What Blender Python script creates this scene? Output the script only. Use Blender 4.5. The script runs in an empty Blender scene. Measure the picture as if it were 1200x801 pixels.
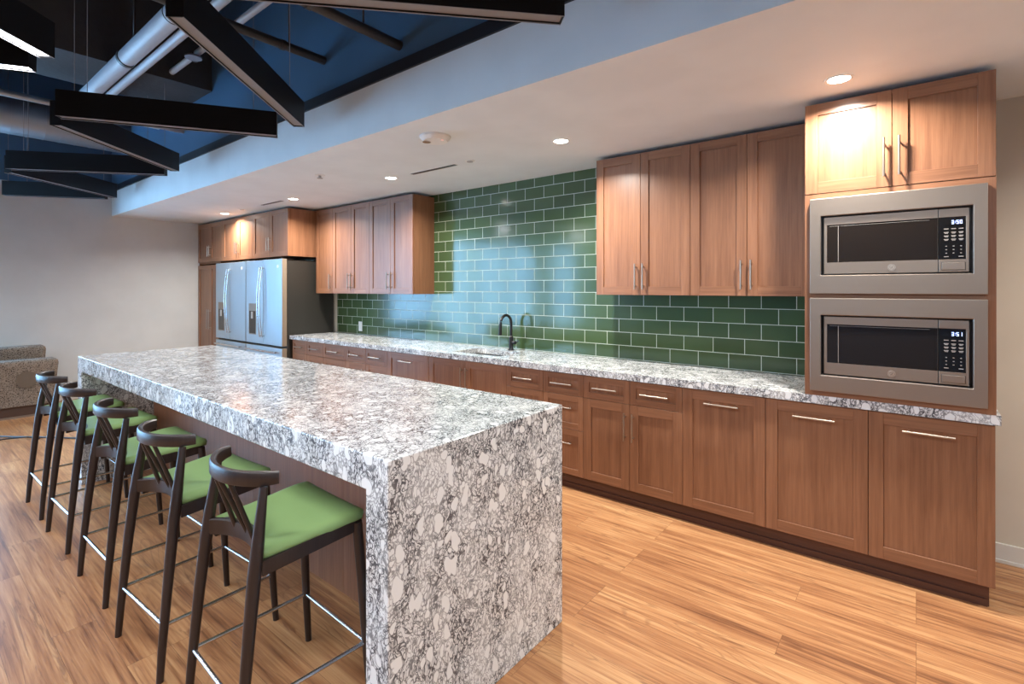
import bpy, bmesh, math, random
from math import sin, cos, pi, radians, sqrt
from mathutils import Vector, Matrix
random.seed(7)
S = bpy.context.scene
COL = S.collection

# ------------------------------------------------------------------ node helpers
class NT:
    def __init__(s, name):
        s.m = bpy.data.materials.new(name); s.m.use_nodes = True
        s.t = s.m.node_tree; s.n = s.t.nodes; s.l = s.t.links
        s.b = s.n['Principled BSDF']
    def add(s, kind, **kw):
        n = s.n.new(kind)
        for k, v in kw.items(): setattr(n, k, v)
        return n
    def link(s, a, b): s.l.new(a, b)
    def val(s, sock, v):
        if hasattr(v, 'is_output') or isinstance(v, bpy.types.NodeSocket): s.l.new(v, sock)
        else: sock.default_value = v
    def math(s, op, a, b=None, c=None, clamp=False):
        n = s.add('ShaderNodeMath', operation=op, use_clamp=clamp)
        s.val(n.inputs[0], a)
        if b is not None: s.val(n.inputs[1], b)
        if c is not None: s.val(n.inputs[2], c)
        return n.outputs[0]
    def mix(s, fac, a, b, blend='MIX'):
        n = s.add('ShaderNodeMix', data_type='RGBA', blend_type=blend)
        s.val(n.inputs[0], fac); s.val(n.inputs[6], a); s.val(n.inputs[7], b)
        return n.outputs[2]
    def coords(s, which='Object'):
        return s.add('ShaderNodeTexCoord').outputs[which]
    def mapping(s, vec, loc=(0,0,0), rot=(0,0,0), scale=(1,1,1)):
        n = s.add('ShaderNodeMapping'); s.link(vec, n.inputs[0])
        n.inputs[1].default_value = loc; n.inputs[2].default_value = rot; n.inputs[3].default_value = scale
        return n.outputs[0]
    def noise(s, vec, scale, detail=4, rough=.5, dist=0):
        n = s.add('ShaderNodeTexNoise'); s.link(vec, n.inputs['Vector'])
        n.inputs['Scale'].default_value = scale; n.inputs['Detail'].default_value = detail
        n.inputs['Roughness'].default_value = rough; n.inputs['Distortion'].default_value = dist
        return n
    def ramp(s, fac, stops, interp='LINEAR'):
        n = s.add('ShaderNodeValToRGB'); r = n.color_ramp; r.interpolation = interp
        while len(r.elements) < len(stops): r.elements.new(.5)
        for e, (p, c) in zip(r.elements, stops):
            e.position = p; e.color = c if len(c) == 4 else (*c, 1)
        s.link(fac, n.inputs[0]); return n.outputs[0]
    def smooth(s, v, a, b):
        n = s.add('ShaderNodeMapRange', interpolation_type='SMOOTHSTEP')
        s.val(n.inputs[0], v); n.inputs[1].default_value = a; n.inputs[2].default_value = b
        return n.outputs[0]
    def bump(s, h, strength=.3, dist=.002):
        n = s.add('ShaderNodeBump'); n.inputs['Strength'].default_value = strength
        n.inputs['Distance'].default_value = dist; s.link(h, n.inputs['Height'])
        s.link(n.outputs[0], s.b.inputs['Normal']); return n
    def set(s, color=None, rough=None, metal=None, spec=None, coat=None, coat_rough=None):
        if color is not None: s.val(s.b.inputs['Base Color'], color if not isinstance(color, tuple) else (*color[:3], 1))
        if rough is not None: s.val(s.b.inputs['Roughness'], rough)
        if metal is not None: s.b.inputs['Metallic'].default_value = metal
        if spec is not None: s.b.inputs['Specular IOR Level'].default_value = spec
        if coat is not None: s.b.inputs['Coat Weight'].default_value = coat
        if coat_rough is not None: s.b.inputs['Coat Roughness'].default_value = coat_rough
        return s.m

def C(r, g, b): return (r, g, b, 1)

def mat_paint(name, col, rough=.6, var=.03, spec=.3):
    t = NT(name); v = t.coords(); n = t.noise(v, 3, 3)
    c = t.mix(t.smooth(n.outputs[0], .3, .7), C(*[x*(1-var) for x in col]), C(*[min(1, x*(1+var)) for x in col]))
    nn = t.noise(v, 220, 2); t.bump(nn.outputs[0], .06, .001)
    return t.set(c, rough, spec=spec)

def mat_metal(name, col, rough=.3, brush=(1, 1, 60)):
    t = NT(name); v = t.mapping(t.coords(), scale=brush); n = t.noise(v, 12, 3)
    r = t.math('MULTIPLY_ADD', n.outputs[0], .12, rough-.06)
    c = t.mix(n.outputs[0], C(*[x*.93 for x in col]), C(*[min(1, x*1.05) for x in col]))
    return t.set(c, r, metal=1.0)

def mat_plain(name, col, rough=.4, metal=0, spec=.5, scale=40, var=.08):
    t = NT(name); n = t.noise(t.coords(), scale, 3)
    c = t.mix(n.outputs[0], C(*[x*(1-var) for x in col]), C(*[min(1, x*(1+var)) for x in col]))
    return t.set(c, rough, metal=metal, spec=spec)

def mat_emit(name, col, strength):
    t = NT(name); t.set((.8, .8, .8), .4)
    t.b.inputs['Emission Color'].default_value = C(*col); t.b.inputs['Emission Strength'].default_value = strength
    return t.m

def mat_wood(name, axis, light, dark, rough=.33, spec=.5):
    """cabinet veneer; axis: grain direction"""
    t = NT(name); v = t.coords()
    rnd = t.add('ShaderNodeObjectInfo').outputs['Random']
    off = t.add('ShaderNodeCombineXYZ'); t.link(t.math('MULTIPLY', rnd, 31.0), off.inputs[0]); t.link(t.math('MULTIPLY', rnd, 17.0), off.inputs[2])
    add = t.add('ShaderNodeVectorMath', operation='ADD'); t.link(v, add.inputs[0]); t.link(off.outputs[0], add.inputs[1])
    sc = {'z': (1, 1, .035), 'x': (.035, 1, 1)}[axis]
    v2 = t.mapping(add.outputs[0], scale=sc)
    n1 = t.noise(v2, 75, 5, .62, .2); n2 = t.noise(v2, 14, 3, .5, .4); n3 = t.noise(v2, 260, 2, .5)
    f = t.math('ADD', t.math('MULTIPLY', n1.outputs[0], .5), t.math('MULTIPLY', n2.outputs[0], .35))
    f = t.math('ADD', f, t.math('MULTIPLY', n3.outputs[0], .15))
    c = t.ramp(f, [(.34, dark), (.5, tuple((a+b)/2 for a, b in zip(light, dark))), (.66, light)])
    hs = t.add('ShaderNodeHueSaturation'); t.link(c, hs.inputs['Color'])
    t.link(t.math('MULTIPLY_ADD', rnd, .16, .92), hs.inputs['Value'])
    t.bump(n1.outputs[0], .12, .0006)
    return t.set(hs.outputs[0], rough, spec=spec)

def mat_stone():
    t = NT('speckled_quartz'); v = t.coords()
    wn = t.noise(v, 9, 2, .5); sub = t.add('ShaderNodeVectorMath', operation='SUBTRACT'); t.link(wn.outputs['Color'], sub.inputs[0]); sub.inputs[1].default_value = (.5, .5, .5)
    a1 = t.add('ShaderNodeVectorMath', operation='MULTIPLY_ADD'); t.link(sub.outputs[0], a1.inputs[0]); a1.inputs[1].default_value = (.08, .08, .08); t.link(v, a1.inputs[2])
    w = t.mapping(a1.outputs[0], rot=(.65, .55, .5), scale=(1.0, 1.0, .62))
    def contour(scale, width, loc, detail=1.6):
        n = t.noise(t.mapping(w, loc=loc), scale, detail, .5)
        return t.smooth(t.math('ABSOLUTE', t.math('SUBTRACT', n.outputs[0], .5)), width, width*.25)
    l1 = contour(36, .040, (0, 0, 0)); l2 = contour(50, .042, (5, 3, 1)); l3 = contour(74, .050, (9, 1, 7))
    dens = t.smooth(t.noise(w, 9, 3, .55).outputs[0], .34, .60)
    # rounded pale pebbles that stay clear, each with a dark rim
    p = t.add('ShaderNodeTexVoronoi', feature='SMOOTH_F1'); t.link(w, p.inputs['Vector']); p.inputs['Scale'].default_value = 24; p.inputs['Smoothness'].default_value = .25
    pc = t.add('ShaderNodeSeparateColor'); t.link(p.outputs['Color'], pc.inputs[0])
    rad = t.math('MULTIPLY_ADD', pc.outputs[0], .58, -.06)
    dd = t.math('SUBTRACT', t.math('ADD', p.outputs['Distance'], t.math('MULTIPLY_ADD', t.noise(v, 38, 3).outputs[0], .42, -.21)), rad)
    pebble = t.smooth(dd, .03, -.02); rim = t.smooth(t.math('ABSOLUTE', t.math('ADD', dd, -.02)), .055, .015)
    lines = t.math('MAXIMUM', t.math('MAXIMUM', l1, l2), t.math('MULTIPLY', l3, .8))
    lines = t.math('MULTIPLY', lines, t.math('MULTIPLY_ADD', dens, .42, .58))
    lines = t.math('MULTIPLY', lines, t.math('SUBTRACT', 1.0, pebble))
    lines = t.math('MAXIMUM', lines, t.math('MULTIPLY', rim, .55), clamp=True)
    shade = t.mix(t.math('MULTIPLY', dens, t.math('SUBTRACT', 1.0, pebble)), C(.77, .79, .79), C(.655, .675, .68))
    col = t.mix(lines, shade, C(.075, .078, .088))
    return t.set(col, .14, spec=.5)

def mat_tile():
    t = NT('green_glazed_tile'); v = t.coords()
    sep = t.add('ShaderNodeSeparateXYZ'); t.link(v, sep.inputs[0])
    cmb = t.add('ShaderNodeCombineXYZ'); t.link(t.math('ADD', sep.outputs[0], 1.272-.10825+21.65), cmb.inputs[0]); t.link(t.math('SUBTRACT', sep.outputs[2], .9205), cmb.inputs[1])
    b = t.add('ShaderNodeTexBrick'); t.link(cmb.outputs[0], b.inputs['Vector'])
    b.offset = .5; b.offset_frequency = 2; b.squash = 1
    b.inputs['Scale'].default_value = 1; b.inputs['Brick Width'].default_value = .2165; b.inputs['Row Height'].default_value = .1087
    b.inputs['Mortar Size'].default_value = .0024; b.inputs['Mortar Smooth'].default_value = .15; b.inputs['Bias'].default_value = 0
    b.inputs['Color1'].default_value = C(.040, .072, .030); b.inputs['Color2'].default_value = C(.062, .104, .042); b.inputs['Mortar'].default_value = C(.50, .55, .46)
    n = t.noise(v, 9, 3); glaze = t.mix(t.math('MULTIPLY', n.outputs[0], .35), b.outputs['Color'], C(.045, .085, .035))
    col = t.mix(b.outputs['Fac'], glaze, C(.50, .55, .46))
    r = t.math('MULTIPLY_ADD', b.outputs['Fac'], .5, .13)
    # every tile leans a hair differently
    rs = t.add('ShaderNodeSeparateColor'); t.link(b.outputs['Color'], rs.inputs[0])
    h = t.math('SUBTRACT', t.math('MULTIPLY', t.noise(v, 2.6, 2).outputs[0], 1.0), t.math('MULTIPLY', b.outputs['Fac'], .35))
    t.bump(h, .35, .004)
    return t.set(col, r, spec=.6)

def mat_floor():
    t = NT('teak_plank_floor'); v = t.coords()
    b = t.add('ShaderNodeTexBrick'); t.link(v, b.inputs['Vector'])
    b.offset = .37; b.offset_frequency = 3
    b.inputs['Scale'].default_value = 1; b.inputs['Brick Width'].default_value = 1.22; b.inputs['Row Height'].default_value = .152
    b.inputs['Mortar Size'].default_value = .0007; b.inputs['Mortar Smooth'].default_value = .1
    b.inputs['Color1'].default_value = C(0, 0, 0); b.inputs['Color2'].default_value = C(1, 1, 1); b.inputs['Mortar'].default_value = C(.5, .5, .5)
    s = t.add('ShaderNodeSeparateColor'); t.link(b.outputs['Color'], s.inputs[0]); rnd = s.outputs[0]
    off = t.add('ShaderNodeCombineXYZ'); t.link(t.math('MULTIPLY', rnd, 13.7), off.inputs[0]); t.link(t.math('MULTIPLY', rnd, 41.3), off.inputs[2])
    ad = t.add('ShaderNodeVectorMath', operation='ADD'); t.link(v, ad.inputs[0]); t.link(off.outputs[0], ad.inputs[1])
    w1 = t.mapping(ad.outputs[0], scale=(.045, 1, 1)); n1 = t.noise(w1, 30, 5, .6, .35)
    w2 = t.mapping(ad.outputs[0], scale=(.12, 1, 1)); n2 = t.noise(w2, 8, 3, .5, 1.2)
    w3 = t.mapping(ad.outputs[0], scale=(.03, 1, 1)); n3 = t.noise(w3, 110, 3, .6)
    f = t.math('ADD', t.math('MULTIPLY', n1.outputs[0], .50), t.math('MULTIPLY', n2.outputs[0], .34)); f = t.math('ADD', f, t.math('MULTIPLY_ADD', n3.outputs[0], .30, -.07))
    f = t.math('ADD', f, t.math('MULTIPLY_ADD', rnd, .085, -.042))
    c = t.ramp(f, [(.30, (.12, .050, .024)), (.41, (.28, .122, .053)), (.50, (.39, .188, .082)), (.58, (.48, .255, .115)), (.68, (.56, .330, .158))])
    # thin dark figure streaks
    st = t.noise(t.mapping(ad.outputs[0], scale=(.09, 1.2, 1)), 13, 4, .65, 2.0)
    streak = t.smooth(st.outputs[0], .57, .68)
    fg = t.noise(t.mapping(ad.outputs[0], scale=(.22, 1.6, 1)), 3.2, 2, .5, .6)
    rings = t.smooth(t.math('ABSOLUTE', t.math('SUBTRACT', t.math('FRACT', t.math('MULTIPLY', fg.outputs[0], 16.0)), .5)), .16, .02)
    rings = t.math('MULTIPLY', rings, t.smooth(rnd, .45, .75))
    c = t.mix(t.math('MULTIPLY', streak, .55), c, C(.13, .052, .026))
    c = t.mix(t.math('MULTIPLY', rings, .32), c, C(.15, .062, .030))
    c = t.mix(t.math('MULTIPLY', b.outputs['Fac'], .75), c, C(.08, .03, .012))
    t.bump(n1.outputs[0], .10, .0006)
    return t.set(c, t.math('MULTIPLY_ADD', n1.outputs[0], .14, .27), spec=.38)

def mat_fabric():
    t = NT('patterned_upholstery'); v = t.coords()
    wn = t.noise(v, 30, 2); a = t.add('ShaderNodeVectorMath', operation='MULTIPLY_ADD'); t.link(wn.outputs['Color'], a.inputs[0]); a.inputs[1].default_value = (.05,)*3; t.link(v, a.inputs[2])
    n = t.add('ShaderNodeTexVoronoi', feature='DISTANCE_TO_EDGE'); t.link(a.outputs[0], n.inputs['Vector']); n.inputs['Scale'].default_value = 62
    c = t.mix(t.smooth(n.outputs['Distance'], .08, .26), C(.26, .215, .175), C(.06, .045, .035))
    t.bump(n.outputs['Distance'], .2, .002)
    return t.set(c, .85, spec=.2)

def mat_deck():
    t = NT('dark_painted_deck'); v = t.coords(); n = t.noise(v, 1.6, 5, .6); n2 = t.noise(v, 24, 3)
    c = t.mix(n.outputs[0], C(.018, .020, .024), C(.075, .078, .085)); t.bump(n2.outputs[0], .3, .01)
    return t.set(c, .75, spec=.2)

def mat_glass():
    t = NT('window_glass'); t.set((.93, .97, 1.0), .02)
    out = t.n['Material Output']; tr = t.add('ShaderNodeBsdfTransparent'); tr.inputs[0].default_value = C(.93, .97, .99)
    gl = t.add('ShaderNodeBsdfGlossy'); gl.inputs['Roughness'].default_value = .02
    mx = t.add('ShaderNodeMixShader'); mx.inputs[0].default_value = .06
    t.link(tr.outputs[0], mx.inputs[1]); t.link(gl.outputs[0], mx.inputs[2]); t.link(mx.outputs[0], out.inputs[0])
    return t.m

M = {}
M['wood_v'] = mat_wood('cabinet_wood_vertical_grain', 'z', (.315, .148, .077), (.172, .073, .037))
M['wood_h'] = mat_wood('cabinet_wood_horizontal_grain', 'x', (.315, .148, .077), (.172, .073, .037))
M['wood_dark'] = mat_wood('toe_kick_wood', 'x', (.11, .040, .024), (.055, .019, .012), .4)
M['stone'] = mat_stone()
M['tile'] = mat_tile()
M['floor'] = mat_floor()
M['white_paint'] = mat_paint('white_ceiling_paint', (.69, .725, .74))
M['wall_paint'] = mat_paint('warm_grey_wall_paint', (.58, .605, .61))
M['beige_paint'] = mat_paint('beige_wall_paint', (.56, .51, .42))
M['navy_paint'] = mat_paint('navy_upper_paint', (.060, .125, .215), .45)
M['black_paint'] = mat_paint('black_trim_paint', (.012, .014, .02), .45)
M['deck'] = mat_deck()
M['base_paint'] = mat_paint('pale_baseboard', (.62, .60, .55), .4)
M['steel'] = mat_metal('brushed_stainless', (.50, .50, .50), .30, (1, 1, 60))
M['slate'] = mat_metal('slate_finish_metal', (.34, .285, .24), .42, (60, 1, 1))
M['chrome'] = mat_metal('polished_steel_bar', (.66, .66, .67), .24, (1, 1, 1))
M['pull'] = mat_metal('brushed_nickel_pull', (.42, .36, .30), .38)
M['fridge_door'] = mat_metal('fridge_door_steel', (.46, .54, .60), .46, (1, 1, .3))
M['fridge_side'] = mat_plain('fridge_side_enamel', (.030, .028, .024), .4)
M['fridge_edge'] = mat_plain('fridge_door_edge', (.24, .19, .14), .4)
M['galv'] = mat_metal('galvanised_duct', (.32, .35, .39), .5)
M['pipe_paint'] = mat_plain('pale_pipe_jacket', (.42, .45, .50), .45)
M['dark_pipe'] = mat_plain('black_pipe', (.022, .022, .024), .45)
M['fixture'] = mat_plain('black_fixture_enamel', (.007, .007, .008), .5, spec=.2)
M['lens_off'] = mat_plain('frosted_lens', (.22, .20, .20), .5)
M['lens_rim'] = mat_plain('fixture_rim', (.20, .19, .20), .4)
M['lens_on'] = mat_emit('lit_fixture_lens', (.86, .90, 1.0), 9)
M['can_on'] = mat_emit('lit_downlight_lens', (1, .97, .92), 25)
M['black_gloss'] = mat_plain('black_glass', (.010, .009, .009), .06, spec=.7)
M['oven_glass'] = mat_plain('dark_oven_glass', (.016, .012, .010), .06, spec=.6)
M['black_matte'] = mat_plain('matte_black', (.010, .010, .012), .35)
M['stool_wood'] = mat_wood('espresso_stained_wood', 'z', (.034, .022, .019), (.016, .010, .009), .33)
M['green_vinyl'] = mat_plain('green_vinyl', (.225, .345, .130), .42, spec=.35, scale=8, var=.04)
M['fabric'] = mat_fabric()
M['sofa_base'] = mat_plain('sofa_base_wood', (.07, .035, .022), .5)
M['felt'] = mat_plain('round_sofa_patch', (.13, .10, .075), .8)
M['white_plastic'] = mat_plain('white_plastic', (.72, .71, .68), .35)
M['grey_plastic'] = mat_plain('grey_plastic', (.35, .35, .35), .4)
M['red_led'] = mat_emit('red_indicator', (1, .1, .05), 1)
M['digits'] = mat_emit('blue_display_digits', (.25, .42, 1.0), 2.5)
M['key_print'] = mat_plain('pale_key_print', (.34, .32, .30), .5)
M['badge'] = mat_metal('badge_metal', (.66, .60, .53), .3)
M['badge_line'] = mat_plain('badge_line', (.22, .18, .15), .4)
M['glass'] = mat_glass()
M['window_frame'] = mat_plain('dark_window_frame', (.05, .05, .055), .4)

# ------------------------------------------------------------------ mesh builder
class MB:
    def __init__(s): s.v = []; s.f = []; s.mi = []; s.sm = []
    def add(s, vs, fs, mi=0, smooth=False):
        o = len(s.v); s.v += [tuple(v) for v in vs]
        for f in fs: s.f.append(tuple(o+i for i in f)); s.mi.append(mi); s.sm.append(smooth)
        return s
    def box(s, x0, x1, y0, y1, z0, z1, mi=0):
        v = [(x, y, z) for x in (x0, x1) for y in (y0, y1) for z in (z0, z1)]
        return s.add(v, [(0, 1, 3, 2), (4, 6, 7, 5), (0, 4, 5, 1), (2, 3, 7, 6), (0, 2, 6, 4), (1, 5, 7, 3)], mi)
    def obox(s, p0, p1, w, z0, z1, mi=0):
        """box along the floor line p0-p1 with width w"""
        a = Vector((p0[0], p0[1], 0)); b = Vector((p1[0], p1[1], 0)); d = (b-a).normalized(); n = Vector((-d.y, d.x, 0))*w/2
        v = []
        for z in (z0, z1):
            for q in (a+n, b+n, b-n, a-n): v.append((q.x, q.y, z))
        return s.add(v, [(0, 1, 2, 3), (7, 6, 5, 4), (0, 4, 5, 1), (1, 5, 6, 2), (2, 6, 7, 3), (3, 7, 4, 0)], mi)
    def sweep(s, path, prof, closed_ends=True, up=Vector((0, 0, 1)), mi=0, smooth=True, scales=None):
        """prof: list of (a,b) offsets along side and up vectors; path: list of Vectors"""
        path = [Vector(p) for p in path]; n = len(path); k = len(prof); vs = []
        for i, p in enumerate(path):
            t = (path[min(i+1, n-1)]-path[max(i-1, 0)]).normalized()
            u = up
            if abs(t.dot(u)) > .98: u = Vector((0, 1, 0))
            side = t.cross(u).normalized(); upv = side.cross(t).normalized()
            sc = scales[i] if scales else 1
            for a, b in prof: vs.append(p+side*a*sc+upv*b*sc)
        fs = []
        for i in range(n-1):
            for j in range(k):
                fs.append((i*k+j, i*k+(j+1) % k, (i+1)*k+(j+1) % k, (i+1)*k+j))
        s.add(vs, fs, mi, smooth)
        if closed_ends: s.add(vs[:k], [tuple(range(k))[::-1]], mi); s.add(vs[-k:], [tuple(range(k))], mi)
        return s
    def tube(s, path, r, k=12, mi=0, scales=None):
        return s.sweep(path, [(r*cos(2*pi*j/k), r*sin(2*pi*j/k)) for j in range(k)], mi=mi, scales=scales)
    def taper(s, p0, p1, r0, r1, k=14, mi=0):
        return s.tube([p0, p1], 1, k, mi, scales=[r0, r1])
    def disc(s, c, r, h, k=32, axis='z', mi=0, r2=None):
        r2 = r if r2 is None else r2
        d = {'z': Vector((0, 0, 1)), 'y': Vector((0, 1, 0)), 'x': Vector((1, 0, 0))}[axis]
        c = Vector(c); return s.taper(c, c+d*h, r, r2, k, mi)
    def build(s, name, mats, parent=None, bevel=0, seg=2, angle=40):
        me = bpy.data.meshes.new(name); me.from_pydata(s.v, [], s.f)
        if not isinstance(mats, (list, tuple)): mats = [mats]
        for m in mats: me.materials.append(m)
        me.polygons.foreach_set('material_index', s.mi); me.polygons.foreach_set('use_smooth', s.sm); me.update()
        bm = bmesh.new(); bm.from_mesh(me); bmesh.ops.remove_doubles(bm, verts=bm.verts, dist=1e-6)
        bmesh.ops.recalc_face_normals(bm, faces=bm.faces)
        for e in bm.edges:
            if len(e.link_faces) == 2 and e.calc_face_angle(0) > radians(angle): e.smooth = False
        bm.to_mesh(me); bm.free()
        o = bpy.data.objects.new(name, me); COL.objects.link(o)
        if parent is not None:
            o.parent = parent; o.matrix_parent_inverse = Matrix.Translation(-parent_world(parent))
        if bevel:
            b = o.modifiers.new('soft_edges', 'BEVEL'); b.width = bevel; b.segments = seg; b.limit_method = 'ANGLE'; b.angle_limit = radians(50)
            b.harden_normals = False
        return o

def parent_world(p):
    v = Vector((0, 0, 0))
    while p is not None:
        v = v + p.location + (p.matrix_parent_inverse.translation if p.parent is not None else Vector((0, 0, 0))); p = p.parent
    return v

def tag(o, label=None, cat=None, group=None, kind=None):
    if label: o['label'] = label
    if cat: o['category'] = cat
    if group: o['group'] = group
    if kind: o['kind'] = kind
    return o
def thing(name, loc, label, cat, group=None):
    o = bpy.data.objects.new(name, None); COL.objects.link(o); o.location = loc; o.empty_display_size = .1
    return tag(o, label, cat, group)
def struct(mb, name, mat, bevel=0): return tag(mb.build(name, mat, bevel=bevel), kind='structure')
def copy_tree(o, parent=None):
    c = o.copy(); COL.objects.link(c)
    if parent is not None:
        c.parent = parent; c.matrix_parent_inverse = o.matrix_parent_inverse.copy()
    for ch in list(o.children): copy_tree(ch, c)
    return c

# ------------------------------------------------------------------ key dimensions (metres)
YB, YC, YD, YT = 3.829, 3.188, 3.210, 3.184    # back wall, counter front, base door face, tall cabinet door face
XW, XR, YF = -8.93, 2.7, -5.0                  # left wall, right wall, front wall
ZC, ZSOF, ZTOP = 2.528, 2.858, 4.45
CT = .914

# ------------------------------------------------------------------ room shell
struct(MB().box(XW-.1, XR+.1, YF-.1, YB+.1, -.1, 0), 'floor', M['floor'])
struct(MB().box(XW-.1, XR+.1, YB, YB+.1, 0, ZC), 'wall_back', M['beige_paint'])
struct(MB().box(XR, XR+.1, YF, YB, 0, ZTOP), 'wall_right', M['wall_paint'])
struct(MB().box(XW, XR, 2.05, YB, ZC, ZC+.08), 'ceiling_low', M['white_paint'])
struct(MB().box(XW, XR, 2.05, 2.12, ZC+.08, ZSOF).box(XW, XR, 2.0501, 2.12, ZC+.08, ZSOF), 'wall_soffit', M['white_paint'])
struct(MB().box(XW, XR, 2.035, 2.12, ZSOF, ZSOF+.075), 'trim_1', M['black_paint'])
struct(MB().box(XW, XR, 2.05, 2.12, ZSOF+.075, ZTOP), 'wall_soffit_upper', M['navy_paint'])
struct(MB().box(XW-.1, XR+.1, YF-.1, YB+.1, ZTOP, ZTOP+.1), 'ceiling', M['deck'])
# left wall: solid from y .75 on, windows in front of that
WY0, WY1, WZ0, WZ1 = -4.7, .72, .06, 2.78
wl = MB(); wl.box(XW-.1, XW, WY1, YB, 0, ZSOF).box(XW-.1, XW, YF, WY0, 0, ZSOF).box(XW-.1, XW, WY0, WY1, 0, WZ0).box(XW-.1, XW, WY0, WY1, WZ1, ZSOF)
struct(wl, 'wall_left', M['wall_paint'])
struct(MB().box(XW-.1, XW, YF, YB, ZSOF, ZTOP), 'wall_left_upper', M['navy_paint'])
FX0, FX1 = -8.6, -7.75
wf = MB(); wf.box(XW-.1, FX0, YF-.1, YF, 0, ZTOP).box(FX1, -5.9, YF-.1, YF, 0, ZTOP).box(FX0, FX1, YF-.1, YF, 0, WZ0).box(FX0, FX1, YF-.1, YF, WZ1, ZTOP)
struct(wf, 'wall_front', M['wall_paint'])
struct(MB().box(-5.9, XR+.1, YF-.1, YF, 0, ZTOP), 'wall_front_right', M['navy_paint'])  # unseen wall part, made navy to darken its reflection in the tiles
def window(n, axis, a0, a1, pos):
    e = bpy.data.objects.new('window_%d' % n, None); COL.objects.link(e); tag(e, kind='structure')
    f = MB(); w = .05
    def bx(u0, u1, z0, z1, t0, t1, mb):
        if axis == 'x': mb.box(pos+t0, pos+t1, u0, u1, z0, z1)
        else: mb.box(u0, u1, pos+t0, pos+t1, z0, z1)
    e.location = (pos, a0, 0) if axis == 'x' else (a0, pos, 0)
    bx(a0, a0+w, WZ0, WZ1, -.08, -.02, f); bx(a1-w, a1, WZ0, WZ1, -.08, -.02, f)
    bx(a0+w, a1-w, WZ0, WZ0+w, -.08, -.02, f); bx(a0+w, a1-w, WZ1-w, WZ1, -.08, -.02, f)
    f.build('window_frame', M['window_frame'], e)
    g = MB(); bx(a0+w, a1-w, WZ0+w, WZ1-w, -.055, -.045, g); g.build('window_pane', M['glass'], e)
k = 1
for i in range(4):
    a = WY0+(WY1-WY0)/4*i; window(k, 'x', a, a+(WY1-WY0)/4, XW); k += 1
window(k, 'y', FX0, FX1, YF)  # unseen front window, added to let in more sky light
struct(MB().box(.295, XR, YB-.013, YB, 0, .105).box(.295, XR, YB-.018, YB-.013, 0, .02), 'baseboard_back', M['base_paint'], .002)
struct(MB().box(XW, XW+.013, .9, 3.1, 0, .105), 'baseboard_left', M['base_paint'], .002)
# bulkhead beams under the deck
struct(MB().box(-6.25, -5.45, YF, 2.05, 3.45, ZTOP), 'ceiling_bulkhead', M['deck'])
struct(MB().box(XW, -6.25, .2, .55, 3.95, ZTOP), 'ceiling_beam', M['deck'])

# tiled backsplash
bs = MB().box(-6.05, -.484, YB-.011, YB-.001, CT+.0005, ZC-.001)
tag(bs.build('tile_backsplash', M['tile']), 'green glazed subway tile backsplash with pale grout behind the counter', 'backsplash')

# ------------------------------------------------------------------ cabinet parts
def pull(parent, x, y, z, L, axis, name='handle', mat='pull', stand=.032, r=.0058):
    """bar pull centred at x,z on a face at depth y"""
    b = MB(); yb = y-stand
    if axis == 'z':
        b.tube([(x, yb, z-L/2), (x, yb, z+L/2)], r, 10)
        for s_ in (-1, 1): b.tube([(x, yb, z+s_*(L/2-.025)), (x, y+.001, z+s_*(L/2-.025))], r*.75, 8)
    else:
        b.tube([(x-L/2, yb, z), (x+L/2, yb, z)], r, 10)
        for s_ in (-1, 1): b.tube([(x+s_*(L/2-.025), yb, z), (x+s_*(L/2-.025), y+.001, z)], r*.75, 8)
    return b.build(name, M[mat], parent)

def shaker(parent, name, x0, x1, z0, z1, y, fr=.062, th=.020, rec=.009):
    """framed front, face at depth y; stiles and panel with upright grain, rails with level grain"""
    g = .0015; x0 += g; x1 -= g; z0 += g; z1 -= g
    b = MB()
    b.box(x0, x0+fr, y, y+th, z0, z1, 0).box(x1-fr, x1, y, y+th, z0, z1, 0)
    b.box(x0+fr, x1-fr, y+.0002, y+th, z0, z0+fr, 1).box(x0+fr, x1-fr, y+.0002, y+th, z1-fr, z1, 1)
    b.box(x0+fr, x1-fr, y+rec, y+th-.001, z0+fr, z1-fr, 0)
    return b.build(name, [M['wood_v'], M['wood_h']], parent, bevel=.0011, seg=1)

def carcass(parent, x0, x1, y0, y1, z0, z1, t=.018, top=True, back=True):
    b = MB(); b.box(x0, x0+t, y0, y1, z0, z1).box(x1-t, x1, y0, y1, z0, z1).box(x0+t, x1-t, y0, y1, z0, z0+t)
    if top: b.box(x0+t, x1-t, y0, y1, z1-t, z1)
    else: b.box(x0+t, x1-t, y0, y0+.05, z1-.03, z1)
    if back: b.box(x0+t, x1-t, y1-.008, y1, z0+t, z1-(t if top else .03))
    return b.build('body', M['wood_v'], parent)

Z0, Z1, ZM, ZM2 = .108, .862, .700, .448
def base_cabinet(x0, x1, fronts, label, sink=False):
    t = thing('base_cabinet', ((x0+x1)/2, YD+.3, .105), label, 'cabinet', 'base cabinets along the tiled wall')
    y0 = YD+.0205
    carcass(t, x0+.0008, x1-.0008, y0, YB-.005, .105, .866, top=False)
    for kind, a0, a1, b0, b1, h in fronts:
        if kind == 'drawer':
            o = shaker(t, 'drawer_front', a0, a1, b0, b1, YD, .045)
            pull(o, (a0+a1)/2, YD, h if h else (b0+b1)/2, min(.205, (a1-a0)*.52), 'x')
        elif kind == 'panel':
            o = shaker(t, 'pull_out_front', a0, a1, b0, b1, YD, .062)
            pull(o, (a0+a1)/2, YD, .784, .20, 'x')
        elif kind == 'doorL':   # hinge left, handle right
            o = shaker(t, 'door', a0, a1, b0, b1, YD); pull(o, a1-.030, YD, b1-.153, .19, 'z')
        elif kind == 'doorR':
            o = shaker(t, 'door', a0, a1, b0, b1, YD); pull(o, a0+.030, YD, b1-.153, .19, 'z')
    return t

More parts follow.
